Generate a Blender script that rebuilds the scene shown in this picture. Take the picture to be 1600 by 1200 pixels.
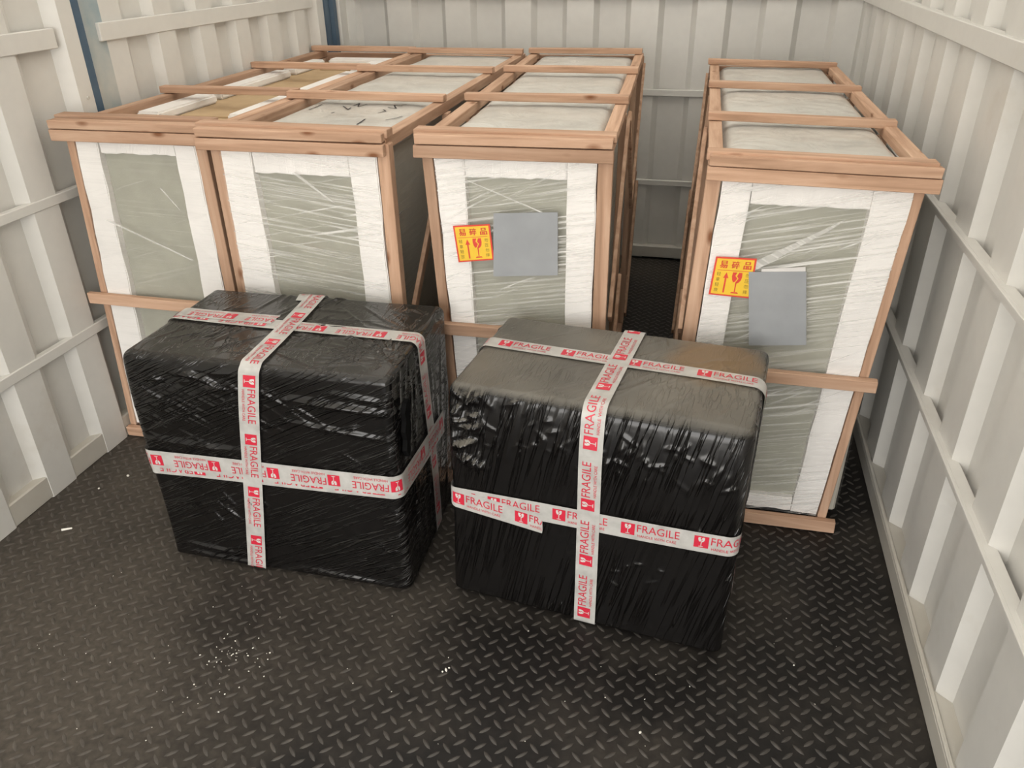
import bpy, bmesh, math, random
import numpy as np
from mathutils import Vector, Matrix

for o in list(bpy.data.objects):
    bpy.data.objects.remove(o)
scene = bpy.context.scene
C = scene.collection

# ------------------------------------------------------------------ camera
cam_d = bpy.data.cameras.new('camera')
cam_d.sensor_width = 36.0
cam_d.lens = 27.815
cam_d.clip_start = 0.02
cam = bpy.data.objects.new('camera', cam_d)
C.objects.link(cam)
R = [[0.97233626, 0.10347554, -0.20941586],
     [0.23328699, -0.47549377, 0.84822335],
     [-0.01180557, -0.87361232, -0.48647934]]
M = Matrix.Identity(4)
for i in range(3):
    M[i][0] = R[i][0]; M[i][1] = -R[i][1]; M[i][2] = -R[i][2]
M[0][3], M[1][3], M[2][3] = 0.0, 0.0, 1.5
cam.matrix_world = M
scene.camera = cam

# ------------------------------------------------------------------ daylight
world = bpy.data.worlds.new('World')
scene.world = world
world.use_nodes = True
bg = world.node_tree.nodes['Background']
_nt = world.node_tree
_tc = _nt.nodes.new('ShaderNodeTexCoord'); _sx = _nt.nodes.new('ShaderNodeSeparateXYZ'); _rp = _nt.nodes.new('ShaderNodeValToRGB')
_rp.color_ramp.elements[0].position = 0.05; _rp.color_ramp.elements[0].color = (1.0, 0.965, 0.92, 1)
_rp.color_ramp.elements[1].position = 0.9; _rp.color_ramp.elements[1].color = (0.92, 0.95, 0.98, 1)
_nt.links.new(_tc.outputs['Generated'], _sx.inputs[0]); _nt.links.new(_sx.outputs['Z'], _rp.inputs['Fac']); _nt.links.new(_rp.outputs['Color'], bg.inputs[0])
bg.inputs[1].default_value = 3.0

scene.view_settings.view_transform = 'Standard'
scene.view_settings.look = 'None'
scene.view_settings.gamma = 1.0
scene.view_settings.use_curve_mapping = False
scene.view_settings.exposure = 1.03

ROOF_T = 0.25   # share of daylight let through; roof is unseen, made translucent to light crate tops
XL, XR, YB, YF, ZC = -1.885, 0.593, 4.155, -2.0, 2.3

# light portal in the open end of the container (guides sky sampling only)
pl = bpy.data.lights.new('daylight_portal', 'AREA')
pl.shape = 'RECTANGLE'; pl.size = XR - XL; pl.size_y = ZC
pl.cycles.is_portal = True
po = bpy.data.objects.new('daylight_portal', pl)
po.location = ((XL + XR) / 2, YF, ZC / 2)
po.rotation_euler = (math.radians(90), 0, 0)
C.objects.link(po)

# ------------------------------------------------------------------ helpers
rnd = random.Random(7)

def tag(o, label=None, cat=None, group=None, kind=None):
    if label: o['label'] = label
    if cat: o['category'] = cat
    if group: o['group'] = group
    if kind: o['kind'] = kind
    return o

def empty(name, loc=(0, 0, 0), rz=0):
    o = bpy.data.objects.new(name, None)
    o.empty_display_size = 0.1
    o.location = loc; o.rotation_euler = (0, 0, rz)
    C.objects.link(o)
    return o

def mesh_obj(name, verts, faces, mat, parent=None, smooth=False, mat_idx=None):
    me = bpy.data.meshes.new(name)
    me.from_pydata([tuple(v) for v in verts], [], [tuple(f) for f in faces])
    for m in (mat if isinstance(mat, (list, tuple)) else [mat]):
        me.materials.append(m)
    if mat_idx is not None:
        me.polygons.foreach_set('material_index', mat_idx)
    if smooth:
        me.polygons.foreach_set('use_smooth', [True] * len(me.polygons))
    me.update()
    o = bpy.data.objects.new(name, me)
    C.objects.link(o)
    if parent: o.parent = parent
    return o

def bm_obj(name, bm, mat, parent=None, smooth=False):
    bmesh.ops.recalc_face_normals(bm, faces=bm.faces)
    me = bpy.data.meshes.new(name)
    bm.to_mesh(me); bm.free()
    for m in (mat if isinstance(mat, (list, tuple)) else [mat]):
        me.materials.append(m)
    if smooth:
        me.polygons.foreach_set('use_smooth', [True] * len(me.polygons))
    o = bpy.data.objects.new(name, me)
    C.objects.link(o)
    if parent: o.parent = parent
    return o

def hexa(bm, p):
    """p: 8 points, bottom quad then top quad"""
    v = [bm.verts.new(q) for q in p]
    for f in ((3, 2, 1, 0), (4, 5, 6, 7), (0, 1, 5, 4), (1, 2, 6, 5), (2, 3, 7, 6), (3, 0, 4, 7)):
        bm.faces.new([v[i] for i in f])
    return v

def box(name, x0, x1, y0, y1, z0, z1, mat, parent=None, bev=0.0, jit=0.0):
    bm = bmesh.new()
    j = lambda: rnd.uniform(-jit, jit) if jit else 0
    p = [(x + j(), y + j(), z + j()) for z in (z0, z1) for x, y in ((x0, y0), (x1, y0), (x1, y1), (x0, y1))]
    hexa(bm, p)
    if bev:
        bmesh.ops.bevel(bm, geom=bm.edges[:], offset=bev, segments=1, affect='EDGES')
    return bm_obj(name, bm, mat, parent)

def beam(name, a, b, wx, wy, mat, parent=None, side=(1, 0, 0), bev=0.0016):
    """bar from a to b, wx across 'side', wy across the third axis, saw-cut irregular"""
    a, b = Vector(a), Vector(b)
    d = (b - a).normalized(); s = Vector(side); s = (s - d * s.dot(d)).normalized(); t = d.cross(s)
    bm = bmesh.new()
    j = lambda: rnd.uniform(-0.0012, 0.0012)
    p = []
    for q in (a, b):
        for u, w in ((-1, -1), (1, -1), (1, 1), (-1, 1)):
            p.append(q + s * (u * wx / 2 + j()) + t * (w * wy / 2 + j()) + d * j())
    hexa(bm, p)
    if bev:
        bmesh.ops.bevel(bm, geom=bm.edges[:], offset=bev, segments=1, affect='EDGES')
    return bm_obj(name, bm, mat, parent)

# ------------------------------------------------------------------ materials
def nt_mat(name):
    m = bpy.data.materials.new(name); m.use_nodes = True
    nt = m.node_tree
    return m, nt, nt.nodes, nt.links, nt.nodes['Principled BSDF']

def N(nodes, typ, **kw):
    n = nodes.new(typ)
    for k, v in kw.items():
        if k.startswith('i_'):
            n.inputs[k[2:].replace('_', ' ')].default_value = v
        else:
            setattr(n, k, v)
    return n

def ramp(nodes, stops):
    r = nodes.new('ShaderNodeValToRGB')
    while len(r.color_ramp.elements) < len(stops):
        r.color_ramp.elements.new(0.5)
    for e, (p, c) in zip(r.color_ramp.elements, stops):
        e.position = p
        e.color = (c, c, c, 1) if isinstance(c, (int, float)) else (*c, 1)
    return r

def plain(name, col, rough=0.5, spec=0.5, metal=0.0):
    m, nt, n, l, b = nt_mat(name)
    tc = N(n, 'ShaderNodeTexCoord'); no = N(n, 'ShaderNodeTexNoise', i_Scale=14.0, i_Detail=4.0)
    l.new(tc.outputs['Object'], no.inputs['Vector'])
    r = ramp(n, [(0.3, tuple(c * 0.93 for c in col)), (0.7, tuple(min(1, c * 1.05) for c in col))])
    l.new(no.outputs['Fac'], r.inputs['Fac']); l.new(r.outputs['Color'], b.inputs['Base Color'])
    b.inputs['Roughness'].default_value = rough
    b.inputs['Specular IOR Level'].default_value = spec
    b.inputs['Metallic'].default_value = metal
    return m

def paint(name, col, dirt=(0.42, 0.36, 0.27), rough=0.38, blue=None, dirt_lo=0.62):
    m, nt, n, l, b = nt_mat(name)
    tc = N(n, 'ShaderNodeTexCoord')
    n1 = N(n, 'ShaderNodeTexNoise', i_Scale=2.2, i_Detail=7.0, i_Roughness=0.65)
    n2 = N(n, 'ShaderNodeTexNoise', i_Scale=26.0, i_Detail=5.0)
    l.new(tc.outputs['Object'], n1.inputs['Vector']); l.new(tc.outputs['Object'], n2.inputs['Vector'])
    r1 = ramp(n, [(dirt_lo, 0.0), (0.85, 0.5)])
    l.new(n1.outputs['Fac'], r1.inputs['Fac'])
    mix = N(n, 'ShaderNodeMix', data_type='RGBA')
    l.new(r1.outputs['Color'], mix.inputs['Factor'])
    r2 = ramp(n, [(0.3, tuple(c * 0.96 for c in col)), (0.7, col)])
    l.new(n2.outputs['Fac'], r2.inputs['Fac'])
    l.new(r2.outputs['Color'], mix.inputs[6]); mix.inputs[7].default_value = (*dirt, 1)
    out = mix.outputs[2]
    if blue:
        n3 = N(n, 'ShaderNodeTexNoise', i_Scale=5.5, i_Detail=6.0)
        l.new(tc.outputs['Object'], n3.inputs['Vector'])
        r3 = ramp(n, [(0.40, 0.05), (0.68, 0.8)])
        l.new(n3.outputs['Fac'], r3.inputs['Fac'])
        mx = N(n, 'ShaderNodeMix', data_type='RGBA')
        l.new(r3.outputs['Color'], mx.inputs['Factor']); l.new(out, mx.inputs[6]); mx.inputs[7].default_value = (*blue, 1)
        out = mx.outputs[2]
    l.new(out, b.inputs['Base Color'])
    bp = N(n, 'ShaderNodeBump', i_Strength=0.12, i_Distance=0.01)
    n4 = N(n, 'ShaderNodeTexNoise', i_Scale=5.0, i_Detail=2.0)
    l.new(tc.outputs['Object'], n4.inputs['Vector'])
    l.new(n4.outputs['Fac'], bp.inputs['Height']); l.new(bp.outputs['Normal'], b.inputs['Normal'])
    b.inputs['Roughness'].default_value = rough
    return m

WHITE = paint('white_wall_paint', (0.665, 0.65, 0.612))
WHITE_DUSTY = paint('dusty_white_paint', (0.56, 0.54, 0.49), dirt_lo=0.40)
WHITE_BLUE = paint('white_paint_with_blue_wash', (0.56, 0.55, 0.50), blue=(0.22, 0.32, 0.37))
BLUE = paint('blue_paint', (0.055, 0.10, 0.155), dirt=(0.2, 0.28, 0.33), rough=0.45, dirt_lo=0.45)

def wood(name, axis):
    m, nt, n, l, b = nt_mat(name)
    tc = N(n, 'ShaderNodeTexCoord'); oi = N(n, 'ShaderNodeObjectInfo')
    add = N(n, 'ShaderNodeVectorMath', operation='MULTIPLY_ADD')
    l.new(oi.outputs['Random'], add.inputs[0]); add.inputs[1].default_value = (7.1, 3.3, 5.7)
    l.new(tc.outputs['Object'], add.inputs[2])
    mp = N(n, 'ShaderNodeMapping')
    sc = [38, 38, 38]; sc[axis] = 2.2
    mp.inputs['Scale'].default_value = sc
    l.new(add.outputs[0], mp.inputs['Vector'])
    n1 = N(n, 'ShaderNodeTexNoise', i_Scale=1.0, i_Detail=6.0, i_Roughness=0.6, i_Distortion=0.5)
    l.new(mp.outputs[0], n1.inputs['Vector'])
    r1 = ramp(n, [(0.25, (0.32, 0.19, 0.12)), (0.5, (0.49, 0.31, 0.21)), (0.75, (0.62, 0.43, 0.31))])
    l.new(n1.outputs['Fac'], r1.inputs['Fac'])
    # knots
    mp2 = N(n, 'ShaderNodeMapping'); s2 = [14, 14, 14]; s2[axis] = 6
    mp2.inputs['Scale'].default_value = s2
    l.new(add.outputs[0], mp2.inputs['Vector'])
    vo = N(n, 'ShaderNodeTexVoronoi', i_Scale=1.0); l.new(mp2.outputs[0], vo.inputs['Vector'])
    rk = ramp(n, [(0.05, 1.0), (0.16, 0.0)]); l.new(vo.outputs['Distance'], rk.inputs['Fac'])
    mk = N(n, 'ShaderNodeMix', data_type='RGBA'); l.new(rk.outputs['Color'], mk.inputs['Factor'])
    l.new(r1.outputs['Color'], mk.inputs[6]); mk.inputs[7].default_value = (0.20, 0.085, 0.04, 1)
    # tone per board
    hs = N(n, 'ShaderNodeHueSaturation')
    mr = N(n, 'ShaderNodeMapRange'); mr.inputs['To Min'].default_value = 0.85; mr.inputs['To Max'].default_value = 1.18
    l.new(oi.outputs['Random'], mr.inputs['Value']); l.new(mr.outputs[0], hs.inputs['Value'])
    l.new(mk.outputs[2], hs.inputs['Color'])
    l.new(hs.outputs['Color'], b.inputs['Base Color'])
    bp = N(n, 'ShaderNodeBump', i_Strength=0.25, i_Distance=0.002)
    l.new(n1.outputs['Fac'], bp.inputs['Height']); l.new(bp.outputs['Normal'], b.inputs['Normal'])
    b.inputs['Roughness'].default_value = 0.75
    b.inputs['Specular IOR Level'].default_value = 0.25
    return m
WOODX, WOODY, WOODZ = wood('sawn_wood_x', 0), wood('sawn_wood_y', 1), wood('sawn_wood_z', 2)

def foam_mat(name, col, scale=70.0):
    m, nt, n, l, b = nt_mat(name)
    tc = N(n, 'ShaderNodeTexCoord')
    n1 = N(n, 'ShaderNodeTexNoise', i_Scale=9.0, i_Detail=5.0)
    l.new(tc.outputs['Object'], n1.inputs['Vector'])
    r = ramp(n, [(0.3, tuple(c * 0.93 for c in col)), (0.65, col)])
    l.new(n1.outputs['Fac'], r.inputs['Fac']); l.new(r.outputs['Color'], b.inputs['Base Color'])
    mp = N(n, 'ShaderNodeMapping'); mp.inputs['Scale'].default_value = (6, 6, 110)
    l.new(tc.outputs['Object'], mp.inputs['Vector'])
    n2 = N(n, 'ShaderNodeTexNoise', i_Scale=1.0, i_Detail=3.0); l.new(mp.outputs[0], n2.inputs['Vector'])
    bp = N(n, 'ShaderNodeBump', i_Strength=0.2, i_Distance=0.003)
    l.new(n2.outputs['Fac'], bp.inputs['Height']); l.new(bp.outputs['Normal'], b.inputs['Normal'])
    b.inputs['Roughness'].default_value = 0.55
    return m
FOAM = foam_mat('white_foam', (0.90, 0.875, 0.845))

def sheet_mat():
    m, nt, n, l, b = nt_mat('wrapped_foam_sheet')
    tc = N(n, 'ShaderNodeTexCoord')
    n1 = N(n, 'ShaderNodeTexNoise', i_Scale=5.0, i_Detail=7.0, i_Roughness=0.7)
    l.new(tc.outputs['Object'], n1.inputs['Vector'])
    r = ramp(n, [(0.25, (0.40, 0.385, 0.355)), (0.5, (0.58, 0.565, 0.52)), (0.8, (0.70, 0.68, 0.64))])
    l.new(n1.outputs['Fac'], r.inputs['Fac']); l.new(r.outputs['Color'], b.inputs['Base Color'])
    n2 = N(n, 'ShaderNodeTexNoise', i_Scale=11.0, i_Detail=5.0, i_Distortion=1.2)
    l.new(tc.outputs['Object'], n2.inputs['Vector'])
    bp = N(n, 'ShaderNodeBump', i_Strength=0.5, i_Distance=0.012)
    l.new(n2.outputs['Fac'], bp.inputs['Height']); l.new(bp.outputs['Normal'], b.inputs['Normal'])
    b.inputs['Roughness'].default_value = 0.3
    return m
SHEET = sheet_mat()
CARD = plain('tan_cardboard', (0.50, 0.36, 0.215), 0.85, 0.2)
GLASS = plain('grey_green_glass_door', (0.40, 0.395, 0.33), 0.12, 0.6)

def film_mat(name, ang, base_a, streak_a, seed, sc=1.0):
    m, nt, n, l, b = nt_mat(name)
    tc = N(n, 'ShaderNodeTexCoord')
    def streak(a, s, sd, lo, hi):
        mr = N(n, 'ShaderNodeMapping'); mr.inputs['Rotation'].default_value = (0, a, 0)
        mr.inputs['Location'].default_value = (sd, sd * .7, sd * 1.3)
        l.new(tc.outputs['Object'], mr.inputs['Vector'])
        ms = N(n, 'ShaderNodeMapping'); ms.inputs['Scale'].default_value = s
        l.new(mr.outputs[0], ms.inputs['Vector'])
        no = N(n, 'ShaderNodeTexNoise', i_Scale=1.0, i_Detail=4.0, i_Roughness=0.55, i_Distortion=0.35)
        l.new(ms.outputs[0], no.inputs['Vector'])
        r = ramp(n, [(lo, 0.0), (hi, 1.0)]); l.new(no.outputs['Fac'], r.inputs['Fac'])
        return r.outputs['Color'], no.outputs['Fac']
    s1, f1 = streak(ang, (3.0 * sc, 2, 150 * sc), seed, 0.50, 0.70)
    s2, f2 = streak(ang + 0.3, (2.4 * sc, 2, 70 * sc), seed + 3, 0.62, 0.70)
    mx = N(n, 'ShaderNodeMath', operation='MAXIMUM'); l.new(s1, mx.inputs[0]); l.new(s2, mx.inputs[1])
    # streaks come and go over the sheet
    pn = N(n, 'ShaderNodeTexNoise', i_Scale=3.2, i_Detail=2.0); l.new(tc.outputs['Object'], pn.inputs['Vector'])
    pr = ramp(n, [(0.38, 0.25), (0.62, 1.0)]); l.new(pn.outputs['Fac'], pr.inputs['Fac'])
    mm = N(n, 'ShaderNodeMath', operation='MULTIPLY'); l.new(mx.outputs[0], mm.inputs[0]); l.new(pr.outputs['Color'], mm.inputs[1])
    ma = N(n, 'ShaderNodeMath', operation='MULTIPLY_ADD'); l.new(mm.outputs[0], ma.inputs[0])
    ma.inputs[1].default_value = streak_a; ma.inputs[2].default_value = base_a  # white opacity along the streaks paints in the film's glints and haze
    l.new(ma.outputs[0], b.inputs['Alpha'])
    b.inputs['Base Color'].default_value = (0.86, 0.85, 0.82, 1)
    b.inputs['Roughness'].default_value = 0.22
    bp = N(n, 'ShaderNodeBump', i_Strength=0.35, i_Distance=0.004)
    l.new(f1, bp.inputs['Height']); l.new(bp.outputs['Normal'], b.inputs['Normal'])
    return m

def black_film(name, ang, top_haze, seed, top_smooth=0.8, base=(0.007, 0.0063, 0.006), front_rough=0.2, stain=None):
    """black stretch film over a carton: drawn-out streaks, dust plus painted sheen on the upper side"""
    m, nt, n, l, b = nt_mat(name)
    tc = N(n, 'ShaderNodeTexCoord')
    mr = N(n, 'ShaderNodeMapping'); mr.inputs['Rotation'].default_value = (0, ang, 0)
    mr.inputs['Location'].default_value = (seed, seed * .7, seed * 1.3)
    l.new(tc.outputs['Object'], mr.inputs['Vector'])
    ms = N(n, 'ShaderNodeMapping'); ms.inputs['Scale'].default_value = (3.0, 12.0, 70.0)
    l.new(mr.outputs[0], ms.inputs['Vector'])
    f1 = N(n, 'ShaderNodeTexNoise', i_Scale=1.0, i_Detail=3.0, i_Roughness=0.5, i_Distortion=0.4)
    l.new(ms.outputs[0], f1.inputs['Vector'])
    # thin drawn-out ridges where the noise crosses its mid value
    sb = N(n, 'ShaderNodeMath', operation='SUBTRACT'); l.new(f1.outputs['Fac'], sb.inputs[0]); sb.inputs[1].default_value = 0.5
    ab = N(n, 'ShaderNodeMath', operation='ABSOLUTE'); l.new(sb.outputs[0], ab.inputs[0])
    rg = ramp(n, [(0.0, 1.0), (0.05, 0.0)]); l.new(ab.outputs[0], rg.inputs['Fac'])
    pn = N(n, 'ShaderNodeTexNoise', i_Scale=5.0, i_Detail=2.0); l.new(tc.outputs['Object'], pn.inputs['Vector'])
    pr = ramp(n, [(0.42, 0.1), (0.62, 1.0)]); l.new(pn.outputs['Fac'], pr.inputs['Fac'])
    hm = N(n, 'ShaderNodeMath', operation='MULTIPLY'); l.new(rg.outputs['Color'], hm.inputs[0]); l.new(pr.outputs['Color'], hm.inputs[1])
    f2 = N(n, 'ShaderNodeTexNoise', i_Scale=9.0, i_Detail=3.0, i_Distortion=1.0)
    l.new(tc.outputs['Object'], f2.inputs['Vector'])
    b1 = N(n, 'ShaderNodeBump', i_Strength=1.0, i_Distance=0.006)
    b2 = N(n, 'ShaderNodeBump', i_Strength=0.12, i_Distance=0.01)
    l.new(f2.outputs['Fac'], b2.inputs['Height']); l.new(b1.outputs['Normal'], b2.inputs['Normal'])
    l.new(b2.outputs['Normal'], b.inputs['Normal'])
    # upward faces greyed: settled dust plus reflected sheen painted into the colour
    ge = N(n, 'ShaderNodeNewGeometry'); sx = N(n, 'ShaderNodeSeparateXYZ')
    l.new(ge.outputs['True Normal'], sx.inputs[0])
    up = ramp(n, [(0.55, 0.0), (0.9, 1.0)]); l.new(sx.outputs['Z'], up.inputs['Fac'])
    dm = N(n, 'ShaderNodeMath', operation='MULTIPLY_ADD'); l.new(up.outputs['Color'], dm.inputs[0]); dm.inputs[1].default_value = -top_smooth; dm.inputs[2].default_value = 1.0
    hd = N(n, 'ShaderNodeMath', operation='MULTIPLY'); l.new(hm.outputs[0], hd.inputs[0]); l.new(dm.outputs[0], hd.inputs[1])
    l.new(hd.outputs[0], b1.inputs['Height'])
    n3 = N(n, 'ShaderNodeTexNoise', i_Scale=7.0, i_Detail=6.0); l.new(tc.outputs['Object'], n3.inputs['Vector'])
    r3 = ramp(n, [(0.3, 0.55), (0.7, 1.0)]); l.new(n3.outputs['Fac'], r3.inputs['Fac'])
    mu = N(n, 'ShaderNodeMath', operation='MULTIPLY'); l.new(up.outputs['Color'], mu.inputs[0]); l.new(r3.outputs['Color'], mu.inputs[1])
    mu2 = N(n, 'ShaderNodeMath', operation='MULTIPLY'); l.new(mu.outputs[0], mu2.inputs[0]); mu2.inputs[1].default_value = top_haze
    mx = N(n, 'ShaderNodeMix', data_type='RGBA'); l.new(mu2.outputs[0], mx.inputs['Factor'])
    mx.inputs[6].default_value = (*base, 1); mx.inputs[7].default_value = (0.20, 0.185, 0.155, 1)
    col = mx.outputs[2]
    if stain:
        ds = N(n, 'ShaderNodeVectorMath', operation='DISTANCE'); l.new(tc.outputs['Object'], ds.inputs[0]); ds.inputs[1].default_value = stain[:3]
        da = N(n, 'ShaderNodeMath', operation='MULTIPLY_ADD'); l.new(n3.outputs['Fac'], da.inputs[0]); da.inputs[1].default_value = -0.16; l.new(ds.outputs['Value'], da.inputs[2])
        sr = ramp(n, [(0.0, 0.75), (0.05, 0.0)]); l.new(da.outputs[0], sr.inputs['Fac'])
        sm = N(n, 'ShaderNodeMix', data_type='RGBA'); l.new(sr.outputs['Color'], sm.inputs['Factor']); l.new(col, sm.inputs[6]); sm.inputs[7].default_value = (0.20, 0.125, 0.06, 1)
        col = sm.outputs[2]
    l.new(col, b.inputs['Base Color'])
    rr = N(n, 'ShaderNodeMath', operation='MULTIPLY_ADD'); l.new(mu2.outputs[0], rr.inputs[0]); rr.inputs[1].default_value = 0.35; rr.inputs[2].default_value = front_rough
    l.new(rr.outputs[0], b.inputs['Roughness'])
    b.inputs['IOR'].default_value = 1.5
    return m

def tape_mat():
    m, nt, n, l, b = nt_mat('grey_white_tape')
    tc = N(n, 'ShaderNodeTexCoord'); no = N(n, 'ShaderNodeTexNoise', i_Scale=30.0, i_Detail=4.0)
    l.new(tc.outputs['Object'], no.inputs['Vector'])
    r = ramp(n, [(0.3, (0.48, 0.47, 0.445)), (0.7, (0.63, 0.62, 0.59))])
    l.new(no.outputs['Fac'], r.inputs['Fac']); l.new(r.outputs['Color'], b.inputs['Base Color'])
    b.inputs['Alpha'].default_value = 0.86
    b.inputs['Roughness'].default_value = 0.3
    bp = N(n, 'ShaderNodeBump', i_Strength=0.3, i_Distance=0.003)
    l.new(no.outputs['Fac'], bp.inputs['Height']); l.new(bp.outputs['Normal'], b.inputs['Normal'])
    return m
TAPE = tape_mat()
RED = plain('red_tape_ink', (0.62, 0.025, 0.055), 0.4)
TWHITE = plain('white_tape_ink', (0.62, 0.60, 0.57), 0.4)
YEL = plain('yellow_sticker', (0.86, 0.55, 0.04), 0.35)
SRED = plain('red_sticker_ink', (0.70, 0.06, 0.035), 0.4)
SBLK = plain('olive_sticker_ink', (0.22, 0.14, 0.02), 0.4)
GREY = plain('label_mask_grey', (0.335, 0.348, 0.364), 0.7, 0.2)
PAPER = plain('white_paper', (0.70, 0.68, 0.66), 0.7, 0.2)
INK = plain('black_marker', (0.02, 0.02, 0.025), 0.6)
CRUMB = plain('white_crumb', (0.85, 0.82, 0.75), 0.8)
BODY = plain('grey_cabinet_side', (0.50, 0.48, 0.42), 0.35)
HOLE = plain('torn_film_black', (0.004, 0.004, 0.004), 0.8, 0.1)

def floor_mat(name, lug=False):
    m, nt, n, l, b = nt_mat(name)
    tc = N(n, 'ShaderNodeTexCoord')
    n1 = N(n, 'ShaderNodeTexNoise', i_Scale=1.7, i_Detail=8.0, i_Roughness=0.62)
    l.new(tc.outputs['Object'], n1.inputs['Vector'])
    # trodden-in dust towards the left-hand doors
    sx = N(n, 'ShaderNodeSeparateXYZ'); l.new(tc.outputs['Object'], sx.inputs[0])
    mr = N(n, 'ShaderNodeMapRange'); mr.inputs['From Min'].default_value = -0.45; mr.inputs['From Max'].default_value = -1.35
    mr.inputs['To Min'].default_value = 0.0; mr.inputs['To Max'].default_value = 0.26
    l.new(sx.outputs['X'], mr.inputs['Value'])
    ad = N(n, 'ShaderNodeMath', operation='ADD'); l.new(n1.outputs['Fac'], ad.inputs[0]); l.new(mr.outputs[0], ad.inputs[1])
    r1 = ramp(n, [(0.45, 0.0), (0.80, 1.0)]); l.new(ad.outputs[0], r1.inputs['Fac'])
    mx = N(n, 'ShaderNodeMix', data_type='RGBA'); l.new(r1.outputs['Color'], mx.inputs['Factor'])
    mx.inputs[6].default_value = (0.055, 0.049, 0.044, 1) if lug else (0.0095, 0.0082, 0.0075, 1)
    mx.inputs[7].default_value = (0.084, 0.072, 0.059, 1) if lug else (0.080, 0.068, 0.055, 1)
    n2 = N(n, 'ShaderNodeTexNoise', i_Scale=60.0, i_Detail=5.0); l.new(tc.outputs['Object'], n2.inputs['Vector'])
    r2 = ramp(n, [(0.35, 0.75), (0.7, 1.2)]); l.new(n2.outputs['Fac'], r2.inputs['Fac'])
    ml = N(n, 'ShaderNodeMix', data_type='RGBA', blend_type='MULTIPLY'); ml.inputs['Factor'].default_value = 1
    l.new(mx.outputs[2], ml.inputs[6]); l.new(r2.outputs['Color'], ml.inputs[7])
    l.new(ml.outputs[2], b.inputs['Base Color'])
    rr = N(n, 'ShaderNodeMath', operation='MULTIPLY_ADD'); l.new(r1.outputs['Color'], rr.inputs[0])
    rr.inputs[1].default_value = 0.3; rr.inputs[2].default_value = 0.3 if lug else 0.5
    l.new(rr.outputs[0], b.inputs['Roughness'])
    bp = N(n, 'ShaderNodeBump', i_Strength=0.25, i_Distance=0.002)
    l.new(n2.outputs['Fac'], bp.inputs['Height']); l.new(bp.outputs['Normal'], b.inputs['Normal'])
    b.inputs['Specular IOR Level'].default_value = 0.5 if lug else 0.3
    return m
FLOOR, LUG = floor_mat('black_tread_plate'), floor_mat('worn_tread_lugs', True)
def roof_mat():
    m, nt, n, l, b = nt_mat('translucent_fill_roof')
    tc = N(n, 'ShaderNodeTexCoord'); no = N(n, 'ShaderNodeTexNoise', i_Scale=6.0, i_Detail=4.0)
    l.new(tc.outputs['Object'], no.inputs['Vector'])
    r = ramp(n, [(0.3, (0.80, 0.755, 0.68)), (0.7, (0.88, 0.835, 0.76))]); l.new(no.outputs['Fac'], r.inputs['Fac'])
    tr = N(n, 'ShaderNodeBsdfTranslucent'); l.new(r.outputs['Color'], tr.inputs['Color'])
    l.new(r.outputs['Color'], b.inputs['Base Color']); b.inputs['Roughness'].default_value = 0.6
    mx = N(n, 'ShaderNodeMixShader'); mx.inputs[0].default_value = ROOF_T
    l.new(b.outputs[0], mx.inputs[1]); l.new(tr.outputs[0], mx.inputs[2])
    l.new(mx.outputs[0], n['Material Output'].inputs['Surface'])
    return m
ROOF = roof_mat()
CONC = plain('bounce_ground_grey', (0.36, 0.34, 0.30), 0.9, 0.2)

# ------------------------------------------------------------------ setting
fl = box('floor', XL - 0.08, XR + 0.09, YF, YB + 0.06, -0.06, 0.0, FLOOR)
tag(fl, 'black steel tread plate floor, dusty brown at the left', 'floor', kind='structure')
# raised lugs of the tread plate
px_, py_ = 0.0455, 0.041
vs, fs = [], []
prof = [(-0.5, 0.0, 0.0), (-0.26, 0.0032, 0.6), (0.0, 0.0042, 1.0), (0.26, 0.0032, 0.6), (0.5, 0.0, 0.0)]
def lug(cx, cy, a):
    b0 = len(vs); L, H = 0.032, 0.0026
    ca, sa = math.cos(a), math.sin(a)
    P = lambda u, w, z: (cx + u * ca - w * sa, cy + u * sa + w * ca, z)
    vs.extend([P(-L / 2, 0, 0.0), P(-L * .28, 0.0036, 0), P(0, 0.0046, 0), P(L * .28, 0.0036, 0), P(L / 2, 0, 0),
               P(L * .28, -0.0036, 0), P(0, -0.0046, 0), P(-L * .28, -0.0036, 0),
               P(-L * .3, 0, H * .75), P(0, 0, H), P(L * .3, 0, H * .75)])
    for f in ((0, 8, 1), (1, 8, 9, 2), (2, 9, 10, 3), (3, 10, 4), (4, 10, 5), (5, 10, 9, 6), (6, 9, 8, 7), (7, 8, 0)):
        fs.append(tuple(b0 + i for i in f))
ny = int((YB - 0.55) / py_); nx = int((XR - XL) / px_)
for i in range(nx + 1):
    for j in range(ny + 1):
        x, y = XL + 0.02 + i * px_, 0.58 + j * py_
        if x < XR - 0.02 and y < YB - 0.02:
            lug(x, y, -0.75)
        if x + px_ / 2 < XR - 0.02 and y + py_ / 2 < YB - 0.02:
            lug(x + px_ / 2, y + py_ / 2, 0.75)
lo = mesh_obj('tread_lugs', vs, fs, LUG, fl, smooth=True)
tag(lo, 'raised slanting tread lugs of the floor plate', kind='stuff')

def corrugated(name, along, a0, a1, z0, z1, steps, mat, kind='structure', label=None, cat=None, nz=1):
    """steps: function list of (pos, depth) profile along the wall; along 'y' for side walls, 'x' for the back"""
    prof = steps
    vs, fs = [], []
    for z in (z0, z1):
        for p, d in prof:
            vs.append((d, p, z) if along == 'y' else (p, d, z))
    n = len(prof)
    for i in range(n - 1):
        fs.append((i, i + 1, n + i + 1, n + i))
    o = mesh_obj(name, vs, fs, mat)
    so = o.modifiers.new('thickness', 'SOLIDIFY'); so.thickness = 0.003; so.offset = 0
    if label: tag(o, label, cat, kind=kind)
    return o

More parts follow.
